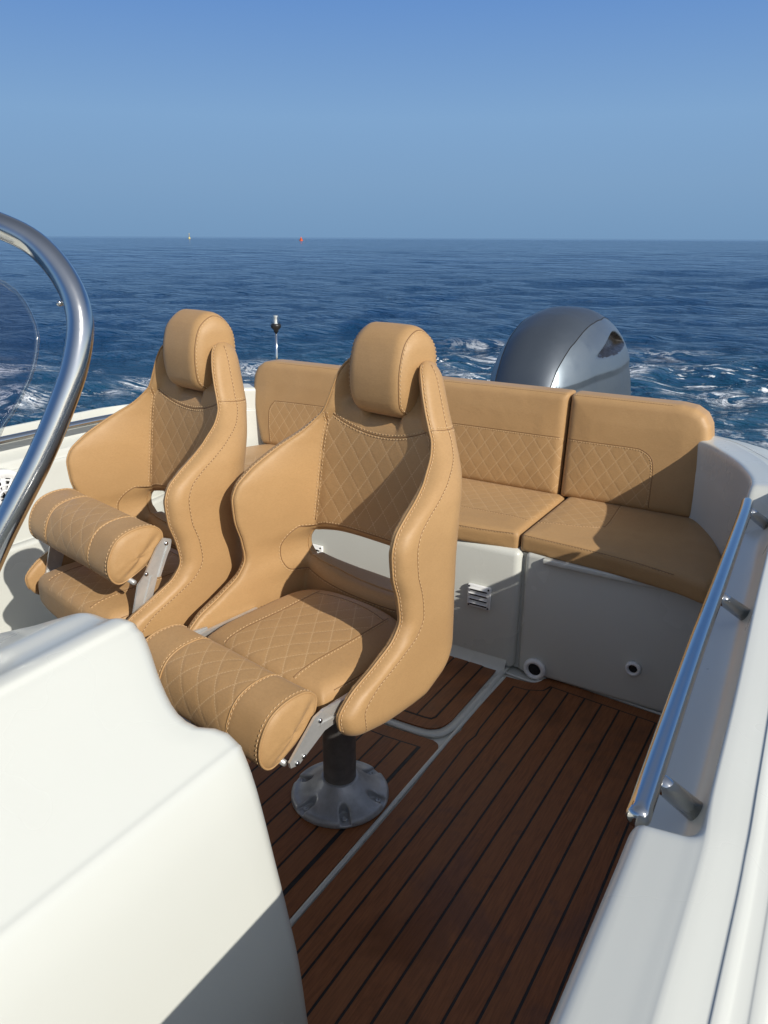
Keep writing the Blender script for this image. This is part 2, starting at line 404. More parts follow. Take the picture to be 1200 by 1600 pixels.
def stitches(mb, P, N, mi=1, r=.0009, length=.0055, gap=.0037, lift=.0004):
    """a row of short thread stitches along a surface path P with normals N"""
    P = np.asarray(P); L = np.r_[0, np.cumsum(np.linalg.norm(np.diff(P, axis=0), axis=1))]; q = 0.0
    def at(x): return np.array([np.interp(x, L, P[:, k]) for k in range(3)]), np.array([np.interp(x, L, N[:, k]) for k in range(3)])
    while q + length < L[-1]:
        a, na = at(q); b, nb = at(q + length); t = b - a; t /= np.linalg.norm(t) + 1e-9; n = na / (np.linalg.norm(na) + 1e-9); s = np.cross(t, n)
        m = (a + b) / 2 + n * (lift + r * .6); V = []
        for (p, kk) in ((a + n * -.0004, .6), (m - t * length * .25, 1), (m + t * length * .25, 1), (b + n * -.0004, .6)):
            V += [p + s * r * kk, p + n * r * kk, p - s * r * kk, p - n * r * kk]
        F = []
        for i in range(3):
            for k in range(4): F.append((i * 4 + k, i * 4 + (k + 1) % 4, (i + 1) * 4 + (k + 1) % 4, (i + 1) * 4 + k))
        mb.add(V, F, mi); q += length + gap
def seam(mb, f, pts, rows=1, off=.004, crease=True, step=.008, r=.0009, piping=False):
    """crease (or piping) along pts projected on the solid f, with one or two rows of stitching beside it"""
    P = project(f, resample(crom(np.asarray(pts, float), 10), step)); g = grad(f, P); N = g / (np.linalg.norm(g, axis=1)[:, None] + 1e-9)
    if piping: mb.tube(P + N * .0008, .0022, 6, 0)
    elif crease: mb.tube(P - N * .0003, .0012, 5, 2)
    T = np.gradient(P, axis=0); T /= np.linalg.norm(T, axis=1)[:, None] + 1e-9; S = np.cross(T, N)
    offs = {1: (off,), 2: (-off, off), 0: ()}[rows]
    for o in offs:
        Q = project(f, P + S * o, 3); stitches(mb, Q, N, 1, r)
    return P, N

# polygon tools for the teak panels
def inset(P, d):
    P = np.asarray(P, float); n = len(P); A = sum(P[i - 1][0] * P[i][1] - P[i][0] * P[i - 1][1] for i in range(n)); sg = 1 if A > 0 else -1; out = []
    for i in range(n):
        a = P[i] - P[i - 1]; b = P[(i + 1) % n] - P[i]; a = a / np.linalg.norm(a); b = b / np.linalg.norm(b)
        na = np.array([-a[1], a[0]]) * sg; nb = np.array([-b[1], b[0]]) * sg; m = na + nb; m /= np.linalg.norm(m); k = max(.45, m @ na)
        out.append(P[i] + m * d / k)
    return np.array(out)
def clip_half(P, axis, val, keep_gt):
    out = []; n = len(P)
    for i in range(n):
        a, b = P[i - 1], P[i]; ia = (a[axis] > val) == keep_gt; ib = (b[axis] > val) == keep_gt
        if ia != ib: t = (val - a[axis]) / (b[axis] - a[axis]); out.append(a + (b - a) * t)
        if ib: out.append(b)
    return out
def rot2(P, a): c, s = math.cos(a), math.sin(a); return np.asarray(P) @ np.array([[c, s], [-s, c]])
def rnd(P, k=2):
    P = np.asarray(P, float)
    for _ in range(k):
        out = []
        for i in range(len(P)):
            a, b, c = P[i - 1], P[i], P[(i + 1) % len(P)]
            la, lc = np.linalg.norm(a - b), np.linalg.norm(c - b); q = min(.02 / (_ + 1), la / 3, lc / 3)
            out += [b + (a - b) / la * q, b + (c - b) / lc * q]
        P = np.array(out)
    return P
def teak_panel(name, parent, outer, x0, pitch=.0525, border=.043, gap=.0055, z=0.0, th=.006, ang=0.0, soft=True):
    """brown boards over black caulking: outline board round parallel planks"""
    mb = MB(); outer = np.asarray(outer, float); plank = []
    def prism(P, z0, z1, mi, pv):
        P = [np.asarray(p) for p in P]; n = len(P)
        if n < 3: return
        mb.add([(p[0], p[1], z0) for p in P] + [(p[0], p[1], z1) for p in P], [tuple(range(n))[::-1], tuple(range(n, 2 * n))] + [(i, (i + 1) % n, n + (i + 1) % n, n + i) for i in range(n)], mi)
        plank.extend([pv] * (2 * n))
    prism(rnd(outer) if soft else outer, z - th, z - .0014, 0, .35)
    prism(inset(outer, border), z - .003, z - .0008, 1, 0)
    inn = inset(outer, border + gap); rin = rot2(inn, -ang); k = math.floor((rin[:, 0].min() - x0) / pitch)
    while x0 + k * pitch < rin[:, 0].max():
        a = max(x0 + k * pitch + gap / 2, rin[:, 0].min()); b = min(x0 + (k + 1) * pitch - gap / 2, rin[:, 0].max())
        if b - a > .012:
            Q = clip_half(clip_half(list(rin), 0, a + 1e-5, True), 0, b - 1e-5, False)
            if len(Q) >= 3: prism(rot2(np.array(Q), ang), z - .002, z, 0, random.random())
        k += 1
    return mb.build(name, [M['teak'], M['caulk']], parent, smooth=False, attrs=dict(plank=plank))
# ------------------------------------------------------------------ the sea
def build_sea():
    na = 900; rr = [1.2]
    while rr[-1] < 120: rr.append(rr[-1] * 1.0085 + .004)
    while rr[-1] < 30000: rr.append(rr[-1] * 1.06)
    rr = np.array(rr)
    # finer directions where the photograph looks, coarse behind
    th = np.r_[np.linspace(-1.5, 1.75, 760), np.linspace(1.75, 2 * np.pi - 1.5, 160)[1:-1]]
    Rr, Th = np.meshgrid(rr, th, indexing='ij'); cx, cy = -0.6, 1.2
    ph = Th - .0
    X = cx - np.sin(ph) * Rr; Y = cy + np.cos(ph) * Rr
    h = np.zeros_like(X); dx = np.zeros_like(X); dy = np.zeros_like(X); g = np.random.default_rng(11)
    cell = np.maximum(Rr * .0085, .03)
    for lam, amp, base, spread, n in ((16, .060, 1.9, .3, 4), (8, .040, 2.0, .35, 5), (4.2, .031, 1.8, .45, 6), (2.3, .026, 2.1, .6, 8), (1.25, .019, 1.9, .8, 9), (.7, .0095, 2.0, 1.2, 10)):
        for _ in range(n):
            l = lam * g.uniform(.72, 1.35); a = base + g.normal() * spread; k = 2 * np.pi / l; p = g.uniform(0, 6.28)
            A = amp * g.uniform(.5, 1.1) / math.sqrt(n) * 1.5 * np.clip(1.25 - cell * 4.5 / l, 0, 1) * np.clip(1.5 - Rr / (l * 320), 0, 1)
            q = k * (X * math.cos(a) + Y * math.sin(a)) + p
            h += A * np.cos(q); dx -= .7 * A * math.cos(a) * np.sin(q); dy -= .7 * A * math.sin(a) * np.sin(q)
    d0 = np.hypot(X + .6, Y - 1.2)
    # churned water left by the engine: a broad band astern and past both quarters
    rx, ry = X + 1.2, Y - 2.6
    wob = .9 * np.sin(X * .7 + 1.0) + .6 * np.sin(X * 1.6 - Y * .5)
    D = np.hypot(X - 0.0, Y - 0.0)
    band = np.exp(-((D - 10.4 + wob * .9) / 2.6) ** 2)
    azi = np.degrees(np.arctan2(-X, Y))
    wgt = np.interp(azi, [-60, -30, -14, -2, 5, 14, 24, 34, 40, 48, 60, 90], [.5, .6, .95, 1, .85, .85, .9, 1, .95, .8, .7, .3])
    near = np.exp(-((np.hypot(rx / 1.3, ry) - 2.2) / 1.9) ** 2)
    foam = np.clip(band * wgt + .35 * near, 0, 1)
    aer = np.clip(np.exp(-((D - 9.0) / 4.2) ** 2) * 1.1 * wgt + .6 * near, 0, 1)
    h += foam * .05 * np.sin(X * 4.1 + 1.3 * np.sin(Y * 3.3)) * np.sin(Y * 3.7 + 1.1 * np.sin(X * 2.9))
    inside = (np.abs(X + 1.22) < 1.3) & (Y < 2.95) & (Y > -4)
    h = np.where(inside, np.minimum(h, 0) - .35, h)
    P = np.stack([X + dx, Y + dy, SEA_Z + h], -1)
    mb = MB(); mb.grid(P, 0, cv=True)
    c = P[0].mean(0); mb.add(list(P[0]) + [c - np.array([0, 0, .3])], [(i, (i + 1) % P.shape[1], P.shape[1]) for i in range(P.shape[1])])
    ex = [0.0] * (P.shape[1] + 1)
    o = mb.build('sea', M['sea'], attrs=dict(foam=np.r_[foam.ravel(), ex], aerated=np.r_[aer.ravel(), ex], range=np.r_[d0.ravel(), ex]))
    tag(o, 'dark blue sea with small waves and white wake foam', 'sea', kind='structure')
build_sea()

# ------------------------------------------------------------------ the boat: moulded cockpit, floor, bench base
boat = empty('motor_boat', (-1.22, 0, 0)); BO = np.array([-1.22, 0, 0])
tag(boat, 'white moulded motor boat cockpit with brown teak floor panels and curved gunwale', 'boat')
def bpart(mb, name, mats, **kw): o = mb.build(name, mats, boat, **kw); o.location = (1.22, 0, 0); return o

def gunwale_path():
    R_ = [(-.098, -3.2, .74, 0), (-.104, -1.2, .735, 0), (-.107, .2, .735, 0), (-.108, .56, .735, 0), (-.1085, .63, .735, 0), (-.109, .655, .735, .05), (-.1095, .675, .735, .3), (-.110, .70, .735, .62), (-.111, .73, .735, .88), (-.1125, .77, .735, 1),
          (-.119, .95, .735, 1), (-.133, 1.25, .735, 1), (-.145, 1.55, .735, 1), (-.158, 1.80, .735, 1), (-.162, 1.86, .735, .85), (-.166, 1.90, .733, .5), (-.170, 1.94, .731, .15), (-.174, 1.98, .729, 0),
          (-.19, 2.07, .722, 0), (-.234, 2.22, .71, 0), (-.296, 2.36, .70, 0), (-.372, 2.475, .695, 0), (-.49, 2.55, .69, 0), (-.75, 2.60, .685, 0), (-1.22, 2.62, .68, 0)]
    L_ = [(-2.44 - p[0] - .105 * float(sstep(1.98, 2.40, np.array(p[1]))) * float(sstep(2.61, 2.54, np.array(p[1]))), p[1], p[2] - .055 * (1 if p[1] < 2.1 else .3), p[3]) for p in R_[:-1]][::-1]
    return np.array(R_ + L_)
GP = gunwale_path()
def gprof(z, r, w=1.0):
    A = [(-.060, 0.0), (-.060, .02), (-.058, .325), (-.056, .338), (-.046, .342), (-.042, .352), (-.026, .52), (-.018, .60), (-.008, z - .07), (-.005, z - .012), (-.001, z + .008), (.007, z + .0175), (.024, z + .0198), (.046, z + .0218), (.054, z + .0228), (.062, z + .0238), (.070, z + .0240),
         (.098, z + .0160), (.101, z + .0163), (.106, z + .0155), (.111, z + .0128), (.1145, z + .0105), (.124, z + .0075), (.1268, z + .0078), (.132, z + .0068), (.1375, z + .0042), (.140, z + .001), (.150, z - .003), (.20, z - .012), (.235, z - .018), (.252, z - .032), (.258, z - .055), (.257, z - .10), (.240, z - .13), (.230, z - .30), (.15, -.35), (.02, -.75)]
    B = list(A)
    rec = {7: (-.022, .58), 8: (-.014, z - .10), 9: (-.009, z - .080), 10: (-.004, z - .072), 11: (.004, z - .069), 12: (.030, z - .060), 13: (.046, z - .048), 14: (.056, z - .020), 15: (.0592, z + .017), 16: (.064, z + .0238)}
    for k, v in rec.items(): B[k] = (A[k][0] * (1 - r) + v[0] * r, A[k][1] * (1 - r) + v[1] * r)
    return [(o * w if k < 11 else o, h) for k, (o, h) in enumerate(B)]
def build_gunwale():
    P = GP; xy = P[:, :2]; T = np.gradient(xy, axis=0); T /= np.linalg.norm(T, axis=1)[:, None]; N = np.stack([T[:, 1], -T[:, 0]], 1)
    # smooth path resampling
    Q = []
    for i in range(len(P) - 1):
        n = 6 if P[i][1] > 1.9 or P[i + 1][1] > 1.9 else 3
        Q.append((i, n))
    fine = crom(P, 5); fine[:, 3] = np.clip(fine[:, 3], 0, 1)
    xy = fine[:, :2]; T = np.gradient(xy, axis=0); T /= np.linalg.norm(T, axis=1)[:, None]; N = np.stack([T[:, 1], -T[:, 0]], 1)
    G = []
    for p, n in zip(fine, N):
        r = p[3] * p[3] * (3 - 2 * p[3])
        pr = crom(np.array(gprof(p[2], r, 1 - .85 * float(sstep(1.9, 2.1, np.array(p[1]))))), 3)
        G.append([(p[0] + n[0] * o, p[1] + n[1] * o, z) for o, z in pr])
    mb = MB(); mb.grid(np.array(G)); bpart(mb, 'gunwale', M['gel'])
build_gunwale()

# sole: one white moulded sheet with raised lips round the panels
mb = MB(); mb.box((-1.22, -.3, -.035), (2.30, 5.9, .055)); bpart(mb, 'sole', M['gel'], smooth=False)
# teak panels
m1 = [(-.764, -.9), (-.766, 1.377), (-.774, 1.634), (-.768, 1.672), (-.772, 1.70), (-.776, 2.002), (-.70, 2.008), (-.680, 2.018), (-.668, 2.050), (-.650, 2.066), (-.232, 2.038), (-.215, 1.0), (-.20, -.9)][::-1]
t1 = teak_panel('teak_panel', boat, m1, -.312, soft=False)
m2 = [(-.782, .0), (-.784, 1.594), (-.941, 1.582), (-1.62, 1.59), (-1.62, 0)][::-1]
t2 = teak_panel('teak_panel', boat, m2, -.834)
m3 = [(-.815, 2.122), (-.812, 1.68), (-.835, 1.636), (-.88, 1.628), (-1.62, 1.60), (-1.62, 2.06), (-1.035, 2.107)]
t3 = teak_panel('teak_panel', boat, m3, -.858, ang=.0)
for t in (t1, t2, t3): t.location = (1.22, 0, 0)
# raised moulded lips and the drain channel round the aft hatch
mb = MB()
def lip(P, r=.007, flat=.6, z=-.003):
    Q = resample(crom(np.array(P, float), 8), .012); a = len(mb.v); mb.tube([(x, y, 0) for x, y in Q], r, 8); v = mb.v[-1]; v[:, 2] = v[:, 2] * flat + z
lip([(-.792, 2.07), (-.792, 1.72), (-.796, 1.66), (-.812, 1.622), (-.845, 1.606), (-.95, 1.60), (-1.6, 1.60)], .010)
lip([(-.776, 2.0), (-.779, 1.7), (-.775, .9), (-.773, 0)], .0065)
lip([(-.785, 2.026), (-.74, 2.022), (-.69, 2.020), (-.676, 2.034), (-.664, 2.068), (-.645, 2.078), (-.26, 2.052)], .006)
bpart(mb, 'sole_lip', M['gel'])

# bench base
mb = MB(); mb.box((-1.486, 2.19, .205), (1.436, .30, .41)); bpart(mb, 'bench_panel', M['gel'], bevel=.022, bseg=4, angle=40)
mb = MB(); mb.box((-.438, 2.20, .205), (.636, .30, .41)); bpart(mb, 'bench_panel', M['gel'], bevel=.016, bseg=4, angle=40)
mb = MB(); mb.box((-.762, 2.22, .2), (.03, .30, .40)); bpart(mb, 'bench_gap', M['gel'], smooth=False)
mb = MB(); mb.box((-.49, 2.043, .399), (.41, .022, .016)); bpart(mb, 'hatch_lip', M['gel'], bevel=.004, angle=40)
mb = MB(); mb.box((-1.22, 2.38, .385), (1.96, .42, .03)); bpart(mb, 'bench_top', M['gel'], smooth=False)
mb = MB(); g = []
for x in (-2.2, -.790):
    g.append([(x, 2.042 - .042 * (1 - math.cos(a)), .050 - .058 * math.sin(a)) for a in np.linspace(0, math.pi / 2, 9)])
mb.grid(np.array(g)); bpart(mb, 'bench_cove', M['gel'])
# vents
def vent(x, z, y=2.038):
    mb = MB(); mb.box((x, y - .006, z), (.080, .012, .078)); o = bpart(mb, 'vent_grille', M['whitep'], bevel=.005, angle=40)
    mb = MB()
    for k in range(4): mb.box((x, y - .0128, z + .022 - k * .0165), (.058, .003, .0045))
    for a in (-1, 1):
        for b in (-1, 1): mb.lathe([(.003, -.001), (.003, .001)], (x + a * .033, y - .0125, z + b * .032), 10, R=[[1, 0, 0], [0, 0, -1], [0, 1, 0]])
    s = mb.build('vent_slots', M['dark'], o, smooth=False)
    mb = MB()
    for k in range(4): mb.box((x, y - .0165, z + .0275 - k * .0165), (.060, .011, .0035), R=[[1, 0, 0], [0, .85, .5], [0, -.5, .85]])
    mb.build('vent_louvre', M['whitep'], o, smooth=False)
vent(-.891, .234); vent(-1.537, .234)
# drain fittings
def drain(x, z, r, y=2.046):
    Rr = [[1, 0, 0], [0, 0, -1], [0, 1, 0]]
    mb = MB(); mb.lathe([(r * 1.0, -.004), (r, .004), (r * .93, .010), (r * .74, .012), (r * .62, .010), (r * .55, .0), (r * .5, -.02)], (x, y, z), 36, R=Rr)
    o = bpart(mb, 'drain_fitting', M['whitep'])
    mb = MB(); mb.lathe([(r * .56, -.006), (r * .56, .0035)], (x, y, z), 24, R=Rr); mb.build('drain_hole', M['dark'], o)
drain(-.696, .028, .036); drain(-.401, .125, .0225)
# loudspeaker on the far coaming wall
def speaker():
    c = np.array([-2.272, 1.362, .508]); Rr = [[0, 0, 1], [0, 1, 0], [-1, 0, 0]]
    mb = MB(); mb.lathe([(.089, -.02), (.089, .006), (.086, .011), (.080, .013), (.066, .012), (.062, .008)], c, 48, R=Rr); o = bpart(mb, 'loudspeaker', M['whitep'])
    mb = MB(); mb.lathe([(.067, -.004), (.067, .0085), (.0, .010)], c, 40, R=Rr); mb.build('speaker_cone', M['dark'], o)
    mb = MB()
    for k in range(12):
        a = k * math.pi / 6
        mb.box(c + np.array([.0125, .034 * math.cos(a), .034 * math.sin(a)]), (.004, .058, .0095 if k % 3 else .016), R=[[1, 0, 0], [0, math.cos(a), -math.sin(a)], [0, math.sin(a), math.cos(a)]])
    for rr in (.022, .040, .056):
        p = [(c[0] + .0125, c[1] + rr * math.cos(t), c[2] + rr * math.sin(t)) for t in np.linspace(0, 2 * math.pi, 40, endpoint=False)]; mb.tube(p, .0035, 6, closed=True)
    mb.build('speaker_grille', M['whitep'], o)
speaker()
mb = MB(); mb.box((-1.22, -3.3, .25), (2.7, .12, 1.2)); bpart(mb, 'bow_bulkhead', M['gel'], smooth=False)

# grab rails in the gunwale recesses
def grab_rail(flip, label):
    t = empty('grab_rail', (-.125 if not flip else -2.315, 1.2, .70)); tag(t, label, 'grab rail', 'steel grab rails let into the gunwale')
    def X(x): return x if not flip else -2.44 - x
    dz = 0 if not flip else -.055; L = np.array(t.location)
    P = crom([(X(-.1115), .692, .735 + dz), (X(-.119), .85, .7355 + dz), (X(-.130), 1.1, .736 + dz), (X(-.141), 1.40, .736 + dz), (X(-.155), 1.75, .735 + dz), (X(-.163), 1.868, .733 + dz)], 10)
    r = np.full(len(P), .0132); r[-3:] = (.012, .009, .004)
    e = (P[1] - P[0]) / np.linalg.norm(P[1] - P[0])
    P = np.r_[[P[0] - e * .010, P[0] - e * .0085, P[0] - e * .004], P]; r = np.r_[.004, .0095, .0125, r]
    mb = MB(); mb.tube(P - L, r, 20); mb.build('rail', M['steel'], t)
    for (y, y2) in ((.765, .790), (1.30, 1.345), (1.80, 1.845)):
        x = np.interp(y, P[:, 1], P[:, 0]); s = 1 if not flip else -1
        a = np.array([x + s * .003, y, .733 + dz]); b = np.array([x + s * .052, y2, .686 + dz])
        mb = MB(); mb.tube(np.array([a, a + (b - a) * .3, b]) - L, [.0095, .0115, .013], 16); po = mb.build('post', M['steel'], t)
grab_rail(False, 'long polished steel grab rail on the right gunwale beside the bench')
grab_rail(True, 'far polished steel grab rail along the left gunwale behind the windscreen')

# ------------------------------------------------------------------ console with windscreen and hoop
KC = 1.27
def build_console():
    t = empty('steering_console', (-1.22, .1, 0)); tag(t, 'white moulded steering console with tinted windscreen and steel hoop rail', 'console'); L = np.array(t.location)
    half = [(-.896, .809), (-.786, .860), (-.735, .884), (-.700, .899), (-.672, .9005), (-.655, .9035), (-.640, .9085), (-.625, .9075), (-.613, .898), (-.605, .883), (-.593, .849), (-.578, .823), (-.560, .8075), (-.542, .8035), (-.520, .809), (-.503, .8125), (-.488, .8105), (-.474, .798), (-.459, .765), (-.448, .725), (-.434, .663), (-.422, .610), (-.408, .540), (-.398, .448), (-.385, .25), (-.378, 0)]
    half = [(x * KC, 1.3 - (1.3 - z) * KC) for x, z in half[:-2]]
    YE = .5 * KC; yo = spl([0, .09, .2, .31, .42, .49, .56, .615, .70, .758, .811, .90, 1.0], [.636, .630, .620, .610, .602, .598, .596, .597, .604, .617, .631, .637, .636])
    a_, b_ = np.array((-.778, .789)), np.array((-.602, .6625)); ts = np.linspace(0, 1, 15)
    half = half[:8] + [(-.786, .7945)] + [tuple(a_ + (b_ - a_) * t_) for t_ in ts[:]] + half[18:] + [(-.488, .05), (-.484, -.003)]
    yh = [YE] * 9 + [float(yo(t_)) for t_ in ts] + [YE] * (len(half) - 9 - len(ts))
    left = [(-2.44 - x, z) for x, z in half][::-1]
    prof = left + [(-1.32, .635), (-1.22, .63), (-1.12, .635)] + half
    C = crom(prof, 5); YV = np.interp(np.linspace(0, 1, len(C)), np.linspace(0, 1, len(prof)), np.array(yh[::-1] + [YE] * 3 + yh)); T = np.gradient(C, axis=0); T /= np.linalg.norm(T, axis=1)[:, None]; N = np.stack([-T[:, 1], T[:, 0]], 1)
    G = []; fr = .035
    for y, off, dz in [(-.42, .12, -.06), (-.40, .07, -.045), (-.35, .03, -.03), (-.25, .005, -.02), (-.1, 0, -.012), (.1, 0, -.006), (.3, 0, -.004), (.45, 0, -.002), (YE - .06, 0, 0)] + [(YE + .01 - fr + fr * math.sin(a), fr * (1 - math.cos(a)), 0) for a in np.linspace(.1, math.pi / 2, 9)]:
        # forward the hood falls away a little
        q = C - N * off
        G.append([(x, y - (YE - yv) * max(0, min(1, (y - .1) / (YE - .1))), max(z + dz * min(1, max(0, z) / .3), -.003)) for (x, z), yv in zip(q, YV)])
    # aft face, slightly recessed
    c0 = np.array(G[-1]).mean(0)
    G.append([(c0[0] + (p[0] - c0[0]) * .95, p[1] - .004, max(.0 + p[2] * .96, -.003)) for p in G[-1]])
    G.append([(c0[0] + (p[0] - c0[0]) * .3, p[1] - .03, max(p[2] * .6, -.003)) for p in G[-2]])
    G = np.array(G); mb = MB(); mb.grid(G - L)
    mb.build('console_body', M['gel'], t)
    # hoop rail round the screen
    KH = 1.2; sc = lambda P_: [(x * KH, y * KH, 1.3 - (1.3 - z) * KH) for x, y, z in P_]
    H = [(-.850, .40, .82), (-.826, .468, .945), (-.813, .495, .995), (-.798, .528, 1.052), (-.787, .558, 1.108), (-.781, .582, 1.158), (-.786, .600, 1.207), (-.807, .605, 1.249), (-.843, .599, 1.288), (-.886, .582, 1.311), (-.95, .56, 1.328)]
    H = sc(H) + [(-1.22, .64, 1.335)]
    H = H + [(-2.44 - x, y, z) for x, y, z in H[:-1]][::-1]
    P = resample(crom(H, 8), .012)
    mb = MB(); mb.tube(P - L, .0182, 28); hr = mb.build('hoop_rail', M['steel'], t)
    for q in ((-.803, .612, 1.226),):
        mb = MB(); mb.lathe([(.002, -.004), (.0045, -.002), (.0045, .002), (.002, .004)], np.array(sc([(-.8085, .592, 1.226)])[0]) - L, 12); mb.build('rail_stud', M['steel'], hr)
    # screen: curved tinted acrylic with a thick pale edge
    W = [(-.93, .47, .90), (-.905, .51, 1.0), (-.890, .543, 1.075), (-.881, .558, 1.097), (-.873, .575, 1.127), (-.870, .585, 1.146), (-.872, .598, 1.179), (-.881, .602, 1.202), (-.899, .602, 1.228), (-.923, .595, 1.246), (-.97, .575, 1.258)]
    W = sc(W) + [(-1.22, .67, 1.262)]
    W = W + [(-2.44 - x, y, z) for x, y, z in W[:-1]][::-1]
    P = resample(crom(W, 6), .02); n = len(P); mid = np.array([[-1.22 + (p[0] + 1.22) * .5, p[1], .86 + (p[2] - .86) * .5] for p in P])
    c = np.array([-1.22, .62, .90]); th = np.array([0, .0055, 0])
    mb = MB(); ring = [P, P * .55 + c * .45, P * .1 + c * .9]; V = []
    F = np.array([np.concatenate([r_ for r_ in (P, P * .5 + c * .5)])])
    top = [P - L, P * .5 + c * .5 - L, P * .02 + c * .98 - L]
    mb.grid(np.array(top)); mb.grid(np.array([q + th for q in top]))
    mb.build('windscreen', M['glass'], t)
    mb = MB(); mb.tube(P + th * .5 - L, .0034, 8); mb.build('windscreen_edge', M['lens'], t)
build_console()
#PART3
# ------------------------------------------------------------------ helm seats
fW = spl([.34, .45, .60, .74, .80, .835, .865, .895, .925, .96, 1.0, 1.03, 1.08], [.258, .262, .262, .262, .256, .243, .220, .192, .166, .150, .136, .124, .100])
fYF = spl([.34, .40, .45, .485, .52, .555, .59, .63, .69, .735, .765, .797, .826, .849, .883, .921, .96, 1.0, 1.06], [-.215, -.232, -.242, -.212, -.142, -.084, -.066, -.070, -.087, -.090, -.080, -.044, .004, .043, .096, .124, .130, .137, .160])
fYB = spl([.34, .45, .55, .65, .75, .85, .90, .93, .96, 1.0, 1.08], [.095, .095, .098, .112, .121, .129, .135, .145, .168, .182, .190])
fYR = spl([.34, .45, .65, .75, .85, .92, 1.0, 1.08], [.205, .205, .205, .212, .230, .242, .246, .240])
fXC = spl([.34, .50, .57, .64, .75, .85, .90, .93, 1.0, 1.08], [.205, .20, .182, .177, .168, .158, .149, .112, .075, .050])
fRIM = spl([.34, .5, .8, .87, .92, 1.08], [.034, .036, .036, .028, .016, .014])
def hole_sd(x, z):
    zc = z - (.580 + .004 * (x / .15) ** 2); e = (np.abs(x / .200) ** 2.5 + np.abs(zc / .058) ** 2.5) ** .4; return (e - 1) * .058 * (1 + .8 * np.clip(np.abs(x) - .1, 0, .1) / .1)
def shell(x, y, z):
    ax = np.abs(x); Wd = fW(z); yf = fYF(z); yb = fYB(z); xc = fXC(z); wi = np.maximum(Wd - fRIM(z), xc + .01)
    t = np.clip((ax - xc) / (wi - xc), 0, 1); S = .55 * t ** 1.25 + .45 * t * t * (3 - 2 * t)
    yin = yb - (yb - yf) * S + .010 * np.clip(1 - (ax / .15) ** 2, 0, 1) * sstep(.62, .70, z) * sstep(.95, .90, z)
    sl = np.maximum(yb - yf, 0) / (wi - xc) * sstep(0, .25, t) * sstep(1, .75, t)
    d1 = (yin - y) / np.sqrt(1 + .8 * sl * sl)
    yr = fYR(z) - .105 * (ax / .262) ** 2.4 * sstep(1.0, .88, z) - .03 * (ax / .16) ** 2 * sstep(.9, 1.0, z)
    d2 = y - yr; d3 = ax - Wd
    d4 = (.372 + (.12 + .43 * sstep(.15, .24, ax)) * np.maximum(y - .0, 0) + .015 * sstep(-.1, -.23, y)) - z
    zt = .925 + .134 * sstep(.045, .090, ax); d5 = (z - zt) * .75
    kk = .036 - .016 * sstep(.86, .93, z); f = smax(d1, d3, kk); f = smax(f, d2, .050); f = smax(f, d4, .050); f = smax(f, d5, .034)
    return smax(f, -hole_sd(x, z), .030)
def headrest_poly():
    return crom([(.150, .934), (.126, .955), (.119, 1.0), (.123, 1.05), (.142, 1.098), (.180, 1.124), (.218, 1.112), (.242, 1.072), (.246, 1.01), (.246, .95), (.20, .925)], 4, True)
HP = headrest_poly()
def headrest(x, y, z):
    d = poly_sd(HP, y, z); w_ = .080 + .010 * sstep(.13, .22, y) - .010 * sstep(1.075, 1.13, z) - .005 * sstep(1.0, .94, z); return smax(d - .002 * (1 - (x / .08) ** 2), np.abs(x) - w_, .032)
CUP = crom([(-.165, -.238), (0, -.252), (.165, -.238), (.188, -.205), (.197, -.05), (.180, .04), (.12, .078), (0, .088), (-.12, .078), (-.180, .04), (-.196, -.05), (-.188, -.205)], 4, True)
def cushion(x, y, z):
    d = poly_sd(CUP, x, y); top = .480 + .022 * (1 - np.clip(np.abs(x) / .2, 0, 1) ** 2.5) + .006 * sstep(-.1, .08, y) - .012 * sstep(-.16, -.27, y)
    f = smax(d, z - top, .034); return smax(f, .395 - z, .02)
BP = crom(np.array([(.066, .036), (.040, .058), (-.008, .060), (-.048, .044), (-.072, .006), (-.074, -.034), (-.052, -.058), (-.012, -.046), (.028, -.024), (.060, .004)]), 6, True)   # (y, z) cross-section of the front bolster
